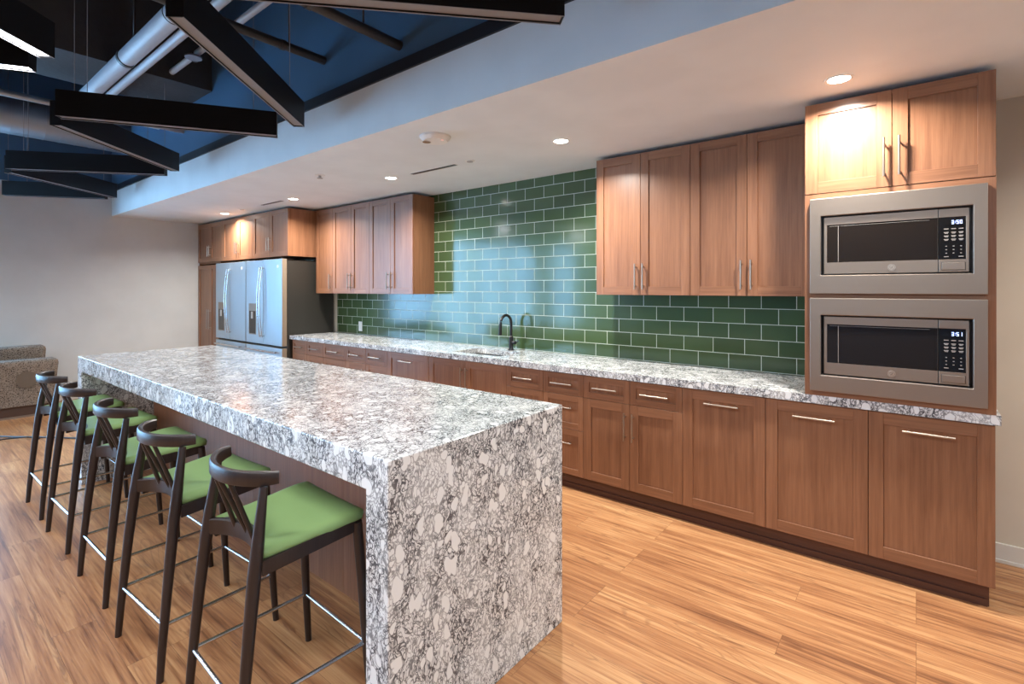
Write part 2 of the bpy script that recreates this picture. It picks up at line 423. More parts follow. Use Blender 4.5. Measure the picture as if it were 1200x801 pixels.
def two_over_two(x0, xm, x1, label):
    base_cabinet(x0, x1, [('drawer', x0, xm, ZM, Z1, .782), ('drawer', xm, x1, ZM, Z1, .782), ('doorL', x0, xm, Z0, ZM, 0), ('doorR', xm, x1, Z0, ZM, 0)], label)
def stack(x0, x1, label):
    base_cabinet(x0, x1, [('drawer', x0, x1, ZM, Z1, .782), ('drawer', x0, x1, ZM2, ZM, .61), ('drawer', x0, x1, Z0, ZM2, .35)], label)
two_over_two(-6.08, -5.735, -5.38, 'brown base cabinet with two drawers, end unit beside the refrigerators')
base_cabinet(-5.38, -4.92, [('drawer', -5.38, -4.92, ZM, Z1, .782), ('doorR', -5.38, -4.92, Z0, ZM, 0)], 'narrow brown base cabinet with one drawer, second unit from the refrigerators')
two_over_two(-4.92, -4.558, -4.19, 'brown base cabinet with two drawers, just left of the wide handled panel')
base_cabinet(-4.19, -3.572, [('panel', -4.19, -3.572, Z0, Z1, 0)], 'brown cabinet with one wide full-height front, left of the sink doors')
base_cabinet(-3.572, -2.625, [('doorL', -3.572, -3.098, Z0, Z1, 0), ('doorR', -3.098, -2.625, Z0, Z1, 0)], 'brown sink cabinet with two tall doors under the black faucet')
stack(-2.625, -2.26, 'narrow brown drawer stack right beside the sink cabinet')
stack(-2.26, -1.90, 'narrow brown drawer stack behind the near corner of the island')
two_over_two(-1.90, -1.535, -1.169, 'brown base cabinet with two drawers over two doors, fully visible right of the island')
for x0, x1, l in [(-1.169, -.684, 'brown full-front base cabinet, left of the three single-panel units'),
                  (-.684, -.195, 'brown full-front base cabinet, middle of the three single-panel units'),
                  (-.195, .287, 'brown full-front base cabinet at the right end of the counter')]:
    base_cabinet(x0, x1, [('panel', x0, x1, Z0, Z1, 0)], l)
# toe kick
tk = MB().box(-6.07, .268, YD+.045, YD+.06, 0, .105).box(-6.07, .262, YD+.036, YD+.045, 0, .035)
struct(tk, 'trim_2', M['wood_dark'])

def wall_cabinet(name, x0, x1, y, z0, z1, doors, label, group, zh, yb=YB-.001, L=.19, body_z0=None):
    t = thing(name, ((x0+x1)/2, y+.15, z0), label, 'cabinet', group)
    carcass(t, x0+.0008, x1-.0008, y+.0205, yb, z0, z1)
    for a0, a1, side in doors:
        o = shaker(t, 'door', a0, a1, z0, z1, y)
        pull(o, a1-.030 if side == 'r' else a0+.030, y, zh, L, 'z')
    return t
YU = 3.5117
GU = 'brown wall cabinets above the counter'
wall_cabinet('wall_cabinet', -1.962, -1.225, YU, 1.447, 2.50, [(-1.962, -1.595, 'r'), (-1.595, -1.225, 'l')], 'two-door brown wall cabinet beside open tile, right of the faucet', GU, 1.585, YB-.011)
wall_cabinet('wall_cabinet', -1.225, -.483, YU, 1.447, 2.50, [(-1.225, -.858, 'r'), (-.858, -.483, 'l')], 'two-door brown wall cabinet touching the microwave tower', GU, 1.585, YB-.011)
wall_cabinet('wall_cabinet', -4.915, -4.155, YU, 1.437, 2.50, [(-4.915, -4.53, 'r'), (-4.53, -4.155, 'l')], 'two-door wall cabinet with exposed wood side facing the open tile', GU, 1.585, YB-.011)
wall_cabinet('wall_cabinet', -5.675, -4.915, YU, 1.437, 2.50, [(-5.675, -5.278, 'r'), (-5.278, -4.915, 'l')], 'two-door wall cabinet, middle of the far group beside the refrigerators', GU, 1.585, YB-.011)
wall_cabinet('wall_cabinet', -6.05, -5.675, YU, 1.437, 2.50, [(-6.05, -5.675, 'r')], 'narrow single-door wall cabinet tucked beside the over-refrigerator cabinet', GU, 1.585, YB-.011)
YFC = 3.154
GF = 'brown cabinets above the refrigerators'
wall_cabinet('over_fridge_cabinet', -7.03, -6.083, YFC, 1.905, 2.50, [(-7.03, -6.552, 'r'), (-6.552, -6.083, 'l')], 'two-door cabinet with orange wood side above the nearer refrigerator', GF, 2.07, L=.17)
wall_cabinet('over_fridge_cabinet', -8.0, -7.03, YFC, 1.905, 2.50, [(-8.0, -7.491, 'r'), (-7.491, -7.03, 'l')], 'two-door cabinet above the farther refrigerator, under a downlight', GF, 2.07, L=.17)
wall_cabinet('over_fridge_cabinet', XW+.01, -8.0, YFC, 1.905, 2.50, [(XW+.01, -8.457, 'r'), (-8.457, -8.0, 'l')], 'two-door upper cabinet in the far left corner against the wall', GF, 2.07, L=.17)
t = thing('pantry_cabinet', (-8.5, YFC+.3, 0), 'tall brown pantry cabinet between the left wall and the refrigerators', 'cabinet')
carcass(t, XW+.011, -8.115, YFC+.0205, YB-.001, .1, 1.90)
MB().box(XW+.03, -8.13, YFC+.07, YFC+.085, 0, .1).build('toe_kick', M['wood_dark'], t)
for a0, a1, hx in [(XW+.011, -8.46, -8.50), (-8.46, -8.115, -8.43)]:
    o = shaker(t, 'door', a0, a1, .11, 1.86, YFC); pull(o, hx, YFC, 1.03, .30, 'z')

# tall microwave tower standing on the counter
XT0, XT1 = -.480, .287
tw = thing('microwave_tower_cabinet', (-.097, YT+.3, CT), 'tall brown cabinet tower on the counter holding two stacked microwaves', 'cabinet')
b = MB(); y0, y1 = YT+.0205, YB-.001
b.box(XT0, XT0+.018, y0, y1, CT+.001, 2.50).box(XT1-.018, XT1, y0, y1, CT+.001, 2.50).box(XT0+.018, XT1-.018, y0+.05, y1, CT+.001, CT+.02)
b.box(XT0+.018, XT1-.018, y0, y1, 2.482, 2.50).box(XT0+.018, XT1-.018, y1-.008, y1, CT, 2.48)
b.box(XT0+.018, XT1-.018, y0+.05, y1-.01, 1.455, 1.473).box(XT0+.018, XT1-.018, y0+.02, y1-.01, 1.99, 2.008)
b.build('body', M['wood_v'], tw)
b = MB(); yf = YT+.002
b.box(XT0, XT0+.035, yf, y0, CT+.001, 2.008, 0).box(XT1-.035, XT1, yf, y0, CT+.001, 2.008, 0)
b.box(XT0+.035, XT1-.035, yf, y0, CT+.001, .975, 1).box(XT0+.035, XT1-.035, yf, y0, 1.41, 1.50, 1).box(XT0+.035, XT1-.035, yf, y0, 1.945, 2.008, 1)
b.build('face_frame', [M['wood_v'], M['wood_h']], tw, bevel=.001, seg=1)
for a0, a1, hx in [(XT0, -.095, -.128), (-.095, XT1, -.066)]:
    o = shaker(tw, 'door', a0, a1, 2.010, 2.50, YT); pull(o, hx, YT, 2.158, .195, 'z')

def ring(b, o, i, y0, y1, mi=0):
    """one closed frame: outer and inner (x0,x1,z0,z1)"""
    vs = []
    for y in (y0, y1):
        for r in (o, i):
            for x, z in ((r[0], r[2]), (r[1], r[2]), (r[1], r[3]), (r[0], r[3])): vs.append((x, y, z))
    fs = []
    for k_ in range(4):
        j = (k_+1) % 4
        fs += [(k_, j, 4+j, 4+k_), (8+k_, 12+k_, 12+j, 8+j), (k_, 8+k_, 8+j, j), (4+k_, 4+j, 12+j, 12+k_)]
    return b.add(vs, fs, mi)

# ------------------------------------------------------------------ microwaves
SEG = {'0': 'abcdef', '1': 'bc', '2': 'abged', '3': 'abgcd', '4': 'fgbc', '5': 'afgcd'}
def digits(parent, txt, x, y, z, h):
    b = MB(); w = h*.5; th = h*.13; cx = x
    for ch in txt:
        if ch == ':':
            for zz in (.3, .7): b.box(cx, cx+th, y-.001, y, z+h*zz-th/2, z+h*zz+th/2)
            cx += th+h*.16; continue
        pos = {'a': (0, w, h-th, h), 'd': (0, w, 0, th), 'g': (0, w, h/2-th/2, h/2+th/2), 'f': (0, th, h/2, h), 'b': (w-th, w, h/2, h), 'e': (0, th, 0, h/2), 'c': (w-th, w, 0, h/2)}
        for s_ in SEG[ch]:
            a = pos[s_]; b.box(cx+a[0], cx+a[1], y-.001, y, z+a[2], z+a[3])
        cx += w+h*.2
    return b.build('clock_digits', M['digits'], parent)

def badge(parent, x, y, z, r, name='badge'):
    b = MB().disc((x, y-.003, z), r, .004, 36, 'y')
    o = b.build(name, M['badge'], parent)
    l = MB()
    ring = [(x+r*.80*cos(a*pi/16), y-.0035, z+r*.80*sin(a*pi/16)) for a in range(33)]
    l.tube(ring, r*.05, 6)
    # joined cursive letter pair inside the ring
    def curve(pts): l.tube([(x+r*px, y-.0035, z+r*pz) for px, pz in pts], r*.055, 6)
    curve([(-.08+.26*cos(a)-.14, .12+.26*sin(a)) for a in [pi*.25+i*pi/10 for i in range(16)]]+[(-.04, .0), (-.05, -.25), (-.18, -.42), (-.34, -.34)])
    curve([(.10+.10*i, -.02+.05*i) for i in range(3)]+[(.36, .22), (.24, .36), (.10, .22), (.10, -.10), (.22, -.32), (.42, -.22)])
    l.build('badge_lettering', M['badge_line'], o)
    return o

def microwave(zb, zt, zi0, zi1, time, label):
    x0, x1, xi0, xi1 = -.4525, .2565, -.401, .207
    t = thing('built_in_microwave', (-.097, YT+.2, zb), label, 'microwave', 'stacked built-in microwaves')
    yt = 3.160                                             # trim face
    b = ring(MB(), (x0, x1, zb, zt), (xi0, xi1, zi0, zi1), yt, yt+.024)
    b.build('trim_frame', M['slate'], t, bevel=.003)
    b = MB(); b.box(xi0, xi0+.003, yt+.012, yt+.05, zi0, zi1).box(xi1-.003, xi1, yt+.012, yt+.05, zi0, zi1).box(xi0+.003, xi1-.003, yt+.012, yt+.05, zi0, zi0+.003).box(xi0+.003, xi1-.003, yt+.012, yt+.05, zi1-.003, zi1)
    b.box(xi0+.004, xi1-.004, yt+.040, yt+.40, zi0+.008, zi1-.008)
    b.build('housing', M['black_matte'], t)
    ym = yt+.014                                           # door face
    dx0, dx1 = xi0+.014, .0815; z0, z1 = zi0+.008, zi1-.008
    wx0, wx1, wz0, wz1 = -.374, dx1-.0005, zi0+.068, zi1-.048
    b = ring(MB(), (dx0, dx1, z0, z1), (wx0, wx1, wz0, wz1), ym, ym+.026)
    d = b.build('door', M['slate'], t, bevel=.0015)
    MB().box(wx0, wx1, ym+.002, ym+.02, wz0, wz1).build('window', M['oven_glass'], d)
    gr = MB().box(wx0+.012, wx1-.03, ym+.0012, ym+.002, wz1-.0085, wz1-.0075).box(wx0+.05, wx0+.052, ym+.0012, ym+.002, wz0+.004, wz1-.008)
    gr.build('window_border', M['key_print'], d)
    badge(d, -.0965, ym, zi0+.036, .0165)
    # control side
    cx0, cx1 = .0845, xi1-.014
    b = MB(); b.box(cx0, cx1, ym, ym+.026, z0, wz0).box(cx0, cx1, ym, ym+.026, wz1, z1).box(.182, cx1, ym, ym+.026, wz0, wz1)
    cpn = b.build('control_surround', M['slate'], t, bevel=.0015)
    cp = MB().box(cx0, .182, ym+.001, ym+.02, wz0, wz1).build('control_panel', M['black_gloss'], t)
    disp_z = wz1-.036
    MB().box(.106, .174, ym-.0002, ym+.001, disp_z-.004, disp_z+.026).build('display', M['black_gloss'], cp)
    digits(cp, time, .131, ym-.0004, disp_z+.002, .0175)
    kb = MB()
    for r_ in range(9):
        if r_ == 4: continue
        for c_ in range(3):
            if r_ == 8 and c_ == 1: continue
            w_ = (.017 if r_ < 4 or r_ > 7 else .006); kx = .112+c_*.0265; kz = disp_z-.020-r_*.0165
            kb.box(kx-w_/2, kx+w_/2, ym+.0002, ym+.001, kz-.0018, kz+.0018)
            if r_ in (1, 2, 3): kb.box(kx-w_*.35, kx+w_*.35, ym+.0002, ym+.001, kz-.0062, kz-.0034)
    kb.build('keypad_print', M['key_print'], cp)
    rb = MB(); bx0, bx1, bz0, bz1 = .0955, .1795, zi0+.018, zi0+.053
    rb.box(bx0, bx1, ym-.003, ym+.001, bz0, bz1).build('door_button', M['slate'], t, bevel=.003)
    ln = MB(); q = .0016
    ln.box(bx0-q, bx1+q, ym-.0008, ym+.0002, bz0-q, bz1+q).build('button_outline', M['black_matte'], t, bevel=.0005, seg=1)
    return t
microwave(1.4665, 1.980, 1.566, 1.883, '3:50', 'upper of the two built-in microwaves, its clock reading 3:50')
microwave(.943, 1.4445, 1.031, 1.353, '3:51', 'lower built-in microwave just above the counter, its clock reading 3:51')

# ------------------------------------------------------------------ countertop with sink cut-out
SX0, SX1, SY0, SY1 = -3.37, -2.79, 3.315, 3.655
b = MB(); zb_ = CT-.046
b.box(-6.108, SX0, YC, YB-.011, zb_, CT).box(SX1, .3035, YC, YB-.011, zb_, CT).box(SX0, SX1, YC, SY0, zb_, CT).box(SX0, SX1, SY1, YB-.011, zb_, CT)
me = b.build('countertop', M['stone'])
bm = bmesh.new(); bm.from_mesh(me.data)
bmesh.ops.remove_doubles(bm, verts=bm.verts, dist=1e-5)
# drop coincident inner faces so that the slab is one shell
seen = {}
for f in list(bm.faces):
    kf = tuple(round(c, 4) for c in f.calc_center_median())
    seen.setdefault(kf, []).append(f)
bmesh.ops.delete(bm, geom=[f for v in seen.values() if len(v) > 1 for f in v], context='FACES_ONLY')
bm.to_mesh(me.data); bm.free()
tag(me, 'long white and grey speckled stone countertop along the tiled wall', 'countertop')

sk = thing('sink', (-3.08, 3.485, .72), 'undermount steel sink basin sunk in the back counter below the faucet', 'sink')
b = MB(); th = .004; zs = .70; zt_ = zb_-.0005
b.box(SX0-.012, SX1+.012, SY0-.012, SY0, zs, zt_).box(SX0-.012, SX1+.012, SY1, SY1+.012, zs, zt_)
b.box(SX0-.012, SX0, SY0, SY1, zs, zt_).box(SX1, SX1+.012, SY0, SY1, zs, zt_).box(SX0-.012, SX1+.012, SY0-.012, SY1+.012, zs-.004, zs)
b.build('basin', M['steel'], sk, bevel=.002)
MB().disc((-3.08, 3.52, zs), .045, .003, 28, r2=.040).disc((-3.08, 3.52, zs+.003), .022, .002, 20).build('drain', M['chrome'], sk)

fc = thing('faucet', (-3.0, 3.735, CT), 'matte black gooseneck faucet with side lever behind the sink', 'faucet')
b = MB(); fx, fy = -3.0, 3.735
b.disc((fx, fy, CT), .031, .006, 28).disc((fx, fy, CT+.006), .026, .012, 28, r2=.021).disc((fx, fy, CT+.018), .0215, .105, 24).disc((fx, fy, CT+.123), .0215, .012, 24, r2=.0135)
R = .078
path = [(fx, fy, CT+.12), (fx, fy, CT+.16), (fx, fy, CT+.20), (fx, fy, CT+.245)]
path += [(fx, fy-R+R*cos(a), CT+.255+R*sin(a)) for a in [i*pi/16 for i in range(17)]]
b.tube(path, .0132, 16)
b.build('spout', M['black_matte'], fc)
ex = fy-2*R
MB().tube([(fx, ex, CT+.258), (fx, ex-.002, CT+.235)], .0145, 16).taper((fx, ex-.002, CT+.236), (fx, ex-.008, CT+.155), .0150, .0185, 18).disc((fx, ex-.008, CT+.152), .0165, .004, 18).build('spray_head', M['black_matte'], fc)
MB().tube([(fx+.018, fy, CT+.072), (fx+.052, fy, CT+.072)], .0165, 18).taper((fx+.050, fy, CT+.074), (fx+.088, fy-.004, CT+.092), .0065, .0048, 10).build('lever', M['black_matte'], fc)

ou = thing('wall_outlet', (-5.525, YB-.013, 1.018), 'white wall outlet on the green tile near the refrigerators', 'outlet')
MB().box(-5.562, -5.488, YB-.017, YB-.0101, .958, 1.078).build('cover_plate', M['white_plastic'], ou, bevel=.002)
b = MB()
for zz in (.993, 1.043): b.box(-5.542, -5.508, YB-.0182, YB-.0165, zz-.016, zz+.016)
b.build('socket', M['white_plastic'], ou, bevel=.001)

# ------------------------------------------------------------------ refrigerators
def fridge(x0, x1, label, logo):
    t = thing('refrigerator', ((x0+x1)/2, 3.45, 0), label, 'refrigerator', 'french door refrigerators')
    yd, yb = 3.100, 3.172; zt = 1.868; xm = x0+(x1-x0)*.50
    MB().box(x0+.004, x1-.004, yb, YB-.02, .03, zt-.012).box(x0+.02, x1-.02, yb+.02, YB-.1, 0, .03).build('body', M['fridge_side'], t, bevel=.004)
    b = MB(); 
    for xx in (x0+.05, x1-.05): b.box(xx-.03, xx+.03, yd+.01, yb+.09, zt-.012, zt+.008)
    b.build('hinge_cover', M['black_matte'], t, bevel=.003)
    def door(a0, a1, z0, z1, nm):
        d = MB().box(a0, a1, yd+.004, yb-.006, z0, z1).build(nm, M['fridge_edge'], t, bevel=.004)
        MB().box(a0+.0015, a1-.0015, yd, yd+.006, z0+.0015, z1-.0015).build('front_skin', M['fridge_door'], d, bevel=.002)
        return d
    dl = door(x0+.003, xm-.002, .778, zt, 'door'); dr = door(xm+.002, x1-.003, .778, zt, 'door')
    fz = door(x0+.003, x1-.003, .42, .752, 'freezer_drawer'); f2 = door(x0+.003, x1-.003, .08, .414, 'freezer_drawer')
    for d, hx in ((dl, xm-.032), (dr, xm+.032)):
        pts = []
        for i in range(21):
            s_ = i/20; z = .870+s_*.905; bow = sin(pi*s_)
            pts.append((hx, yd-.030-.034*bow, z))
        h = MB(); h.sweep(pts, [(.013*cos(a*pi/6), .008*sin(a*pi/6)) for a in range(12)])
        h.tube([(hx, yd-.032, .885), (hx, yd+.001, .885)], .009, 10).tube([(hx, yd-.032, 1.76), (hx, yd+.001, 1.76)], .009, 10)
        h.build('handle', M['chrome'], d)
    for d, z in ((fz, .70), (f2, .36)):
        h = MB().tube([(x0+.08, yd-.045, z), (x1-.08, yd-.045, z)], .011, 12)
        for xx in (x0+.12, x1-.12): h.tube([(xx, yd-.045, z), (xx, yd+.001, z)], .009, 10)
        h.build('handle', M['chrome'], d)
    # water and ice dispenser in the left door
    a0, a1 = x0+.09, x0+.30
    b = MB(); b.box(a0, a1, yd-.0015, yd, 1.20, 1.30); b.box(a0, a0+.012, yd-.0015, yd, .90, 1.20).box(a1-.012, a1, yd-.0015, yd, .90, 1.20).box(a0, a1, yd-.0015, yd, .888, .90)
    dp = b.build('dispenser', M['slate'], dl)
    MB().box(a0+.012, a1-.012, yd-.0008, yd-.0002, .90, 1.20).build('dispenser_recess', M['black_gloss'], dp)
    MB().box((a0+a1)/2-.02, (a0+a1)/2+.02, yd-.012, yd-.001, 1.10, 1.19).build('dispenser_spout', M['grey_plastic'], dp)
    if logo: MB().disc((x1-.11, yd-.003, 1.775), .021, .004, 24, 'y').build('round_badge', M['white_plastic'], dr)
    return t
fridge(-8.10, -7.13, 'left of the two french door refrigerators, next to the tall pantry', True)
fridge(-7.115, -6.125, 'right of the two french door refrigerators, its dark side facing the counter', True)
b = MB(); 

# ------------------------------------------------------------------ island
XI0, XI1, YI0, YI1, ZI = -5.07, -1.2415, .9534, 1.914, .9743
isl = thing('kitchen_island', (-3.15, 1.43, 0), 'long waterfall island in white and grey speckled stone with wood back panel', 'island')
TH = .112
b = MB()
prof = [(XI0, 0), (XI0, ZI), (XI1, ZI), (XI1, 0), (XI1-TH, 0), (XI1-TH, ZI-TH), (XI0+TH, ZI-TH), (XI0+TH, 0)]
vs = [(x, YI0, z) for x, z in prof]+[(x, YI1, z) for x, z in prof]
def ringfaces():
    fs = [(0, 1, 6, 7), (1, 2, 5, 6), (2, 3, 4, 5)]
    out = list(fs)+[tuple(8+i for i in f[::-1]) for f in fs]
    for i in range(8): j = (i+1) % 8; out.append((i, j, 8+j, 8+i))
    return out
b.add(vs, ringfaces()); b.build('waterfall_slab', M['stone'], isl, bevel=.004)
yp = 1.42
pb = MB(); xs = [XI0+TH, -4.12, -3.15, -2.2, XI1-TH]
for a, c in zip(xs, xs[1:]): pb.box(a+.001, c-.001, yp, yp+.018, .0, ZI-TH-.001)
pb.build('back_panel', M['wood_v'], isl)
MB().box(XI0+TH, XI1-TH, yp+.019, YI1-.045, .10, ZI-TH-.002).build('cabinet_body', M['wood_v'], isl)
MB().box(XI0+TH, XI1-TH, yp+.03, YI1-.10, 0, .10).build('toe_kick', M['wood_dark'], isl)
n = 6; w = (XI1-XI0-2*TH)/n
for i in range(n):
    a = XI0+TH+i*w; g = .0015
    mb = MB(); fr = .062; yq = YI1-.0245
    mb.box(a+g, a+fr, yq-.02, yq, .108, .855, 0).box(a+w-fr, a+w-g, yq-.02, yq, .108, .855, 0).box(a+fr, a+w-fr, yq-.02, yq-.0002, .108, .17, 1).box(a+fr, a+w-fr, yq-.02, yq-.0002, .793, .855, 1).box(a+fr, a+w-fr, yq-.019, yq-.009, .17, .793, 0)
    dd = mb.build('door', [M['wood_v'], M['wood_h']], isl)
    hx = a+w-.03 if i % 2 == 0 else a+.03
    MB().tube([(hx, yq+.03, .60), (hx, yq+.03, .79)], .0058, 10).tube([(hx, yq-.001, .625), (hx, yq+.03, .625)], .0045, 8).tube([(hx, yq-.001, .765), (hx, yq+.03, .765)], .0045, 8).build('handle', M['pull'], dd)

# ------------------------------------------------------------------ stools
def make_stool():
    t = thing('counter_stool', (0, 0, 0), '', 'stool', 'green counter stools along the island')
    sw = M['stool_wood']
    zr = .885
    # back legs run up to the rail; front legs stop under the seat
    def leg(p):
        b = MB(); n = len(p); b.tube([q[:3] for q in p], 1, 16, scales=[q[3] for q in p]); return b.build('leg', sw, t)
    for s_ in (-1, 1):
        leg([(s_*.219, -.232, 0, .0125), (s_*.217, -.224, .12, .0145), (s_*.211, -.197, .42, .0185), (s_*.204, -.178, .60, .0205), (s_*.200, -.165, .70, .0190), (s_*.190, -.143, zr-.02, .0125)])
        leg([(s_*.228, .222, 0, .0125), (s_*.224, .212, .15, .0145), (s_*.214, .195, .45, .0175), (s_*.207, .180, .650, .0185)])
    # seat frame
    b = MB()
    def bar(p0, p1, w, z0, z1): b.obox(p0, p1, w, z0, z1)
    bp_ = [(-.010, -.024), (.010, -.024), (.010, .024), (-.010, .024)]
    for s_ in (-1, 1): b.sweep([(s_*.197, -.155, .615), (s_*.205, .176, .642)], bp_, smooth=False)
    b.sweep([(-.204, .180, .642), (.204, .180, .642)], bp_, smooth=False)
    b.build('seat_frame', sw, t, bevel=.002)
    # arched back rail of the seat
    b = MB(); pts = []
    prof = []
    for i in range(17):
        u = -1+i/8; pts.append((u*.200, -.172+.060*(1-u*u), .637+.014*(1-u*u)))
    b.sweep(pts, [(-.012, -.030), (.010, -.030), (.012, -.02), (.012, .022), (.008, .026), (-.010, .026), (-.012, .02)], mi=0)
    b.build('arched_crosspiece', sw, t)
    # saddle seat pad
    b = MB(); N = 28; W, D = .226, .212; top = []; rows = []
    def outline(u, v):
        # square (-1..1) to rounded seat plan, back edge bowed in, front a little wider
        r = .0
        x = u*W*(.935+.065*v); y = v*D
        k = max(0, (abs(u)-.72)/.28); m_ = max(0, (abs(v)-.72)/.28)
        c = sqrt(k*k+m_*m_)
        if c > 1: 
            x = (1 if u > 0 else -1)*(.72+.28*k/c)*W*(.935+.065*v); y = (1 if v > 0 else -1)*(.72+.28*m_/c)*D
        if v < 0: y += (.028+.052*(1-u*u))*(-v)**3
        return x, y+.012
    def ztop(u, v):
        e = max(abs(u), abs(v)); edge = -.016*max(0, (e-.86)/.14)**2
        z = .672+.004*(u*u)+.020*(v+.2)*(1 if v > -.2 else .3)
        if v > .55: z -= .014*((v-.55)/.45)**2
        return z+edge
    vs = []
    for i in range(N+1):
        for j in range(N+1):
            u = -1+2*i/N; v = -1+2*j/N; x, y = outline(u, v); vs.append((x, y, ztop(u, v)))
    M2 = (N+1)*(N+1)
    for i in range(N+1):
        for j in range(N+1):
            u = -1+2*i/N; v = -1+2*j/N; x, y = outline(u, v); x *= .985; y = (y-.012)*.985+.012
            vs.append((x, y, ztop(u, v)-.018 if max(abs(u), abs(v)) > .99 else .640+.022*(v+.2)*(1 if v > -.2 else .4)))
    fs = []
    I = lambda i, j: i*(N+1)+j
    for i in range(N):
        for j in range(N):
            fs.append((I(i, j), I(i+1, j), I(i+1, j+1), I(i, j+1))); fs.append((M2+I(i, j), M2+I(i, j+1), M2+I(i+1, j+1), M2+I(i+1, j)))
    for i in range(N):
        for (a, c) in ((I(i, 0), I(i+1, 0)), (I(i+1, N), I(i, N)), (I(0, i+1), I(0, i)), (I(N, i), I(N, i+1))):
            fs.append((a, M2+a, M2+c, c))
    b.add(vs, fs, 0, True); b.build('seat', M['green_vinyl'], t, angle=75)
    # curved top rail
    b = MB(); pts = []
    for i in range(25):
        a = -1+i/12; ang = a*radians(70)
        pts.append((.203*sin(ang)/sin(radians(70)), -.212+.112*(1-cos(ang))/(1-cos(radians(70))), zr+.004))
    prof = [(-.008, -.025), (.006, -.025), (.010, -.019), (.010, .017), (.006, .023), (-.006, .023), (-.011, .018), (-.012, -.018)]
    sc = [.80+.20*min(1, min(i, 24-i)/3) for i in range(25)]
    b.sweep(pts, prof, scales=sc); b.build('top_rail', sw, t)
    # three fanned spindles
    for k_ in (-1, 0, 1):
        MB().taper((k_*.078, -.115-.009*abs(k_), .652), (k_*.066, -.209+.009*abs(k_), zr-.015), .0088, .0075, 12).build('spindle', sw, t)
    # footrests
    zf = .205
    L = lambda s_: (s_*.216, -.217, zf); F = lambda s_: (s_*.222, .207, zf)
    for p, q, z in ((L(-1), L(1), 0), (F(-1), F(1), 0), (L(-1), F(-1), 0), (L(1), F(1), 0)):
        MB().tube([(p[0], p[1], p[2]+z), (q[0], q[1], q[2]+z)], .0072, 12).build('footrest', M['chrome'], t)
    return t
st = make_stool()
spots = [(-1.800, .908, -.035, 'nearest green counter stool, beside the near stone end of the island'),
         (-2.4755, .882, .055, 'green counter stool second from the near end of the island'),
         (-3.19, .885, .02, 'green counter stool in the middle of the row of five'),
         (-3.965, .883, .035, 'green counter stool second from the far end of the row'),
         (-4.643, .878, .012, 'farthest green counter stool, nearest the patterned sofas')]
for i, (x, y, rz, lab) in enumerate(spots):
    o = st if i == 0 else copy_tree(st)
    o.location = (x, y, 0); o.rotation_euler = (0, 0, rz); o['label'] = lab

# ------------------------------------------------------------------ sofas at far left
def sofa(xf, y0, y1, z0, z1, dep, label, patch=None, flip=1):
    t = thing('lounge_sofa', (xf-dep/2, (y0+y1)/2, 0), label, 'sofa', 'patterned lounge sofas by the left wall')
    # back with raked end, rounded top edge
    b = MB(); rk = .045; zs_ = [z0, z0+.04, (z0+z1)/2, z1-.05, z1-.018, z1]; ins = [0, 0, 0, 0, .008, .03]
    vs = []; fs = []
    for z, i_ in zip(zs_, ins):
        f_ = (z-z0)/(z1-z0); e = y1+rk*f_; g_ = xf+.03*f_
        for x, y in ((g_-i_, y0+i_), (g_-i_, e-.03-i_), (g_-.03-i_*.5, e-i_), (g_-dep+.03, e-i_), (g_-dep+i_, e-.03-i_), (g_-dep+i_, y0+i_)): vs.append((x, y, z))
    for a in range(5):
        for c in range(6): d_ = (c+1) % 6; fs.append((a*6+c, a*6+d_, (a+1)*6+d_, (a+1)*6+c))
    fs += [tuple(range(6)), tuple(range(30, 36))]
    b.add(vs, fs); b.build('back', M['fabric'], t, bevel=.012, seg=3)
    MB().box(xf-dep+.03, xf-.03, y0+.03, y1-.03, .02, z0+.004).build('plinth', M['sofa_base'], t)
    MB().box(xf-dep+.02, xf-.012, y0+.02, y1-.02, 0, .022).build('base_rail', M['slate'], t)
    if patch: MB().disc((xf+.008, patch[0], patch[1]), .095, .018, 36, 'x').build('round_patch', M['felt'], t)
    return t
sofa(-8.08, -.35, 1.30, .13, .660, .27, 'nearer brown patterned lounge sofa back with a round patch', (1.06, .44))
sofa(-8.50, -.30, 1.25, .13, .79, .24, 'farther, taller brown patterned sofa back next to the left wall')
# thin black rods on the floor
fr = thing('floor_cable', (-6.9, .5, 0), 'thin black cables lying on the floor beside the patterned sofa', 'cable')
MB().tube([(-7.45, .60, .008), (-7.1, .82, .008), (-6.75, 1.08, .008), (-6.4, 1.30, .008)], .007, 8).build('straight_cable', M['black_matte'], fr)
MB().tube([(-6.85, .28, .008), (-6.95, .55, .010), (-7.00, .75, .018), (-6.90, .92, .022), (-6.78, .98, .012)], .007, 8).build('bent_cable', M['black_matte'], fr)

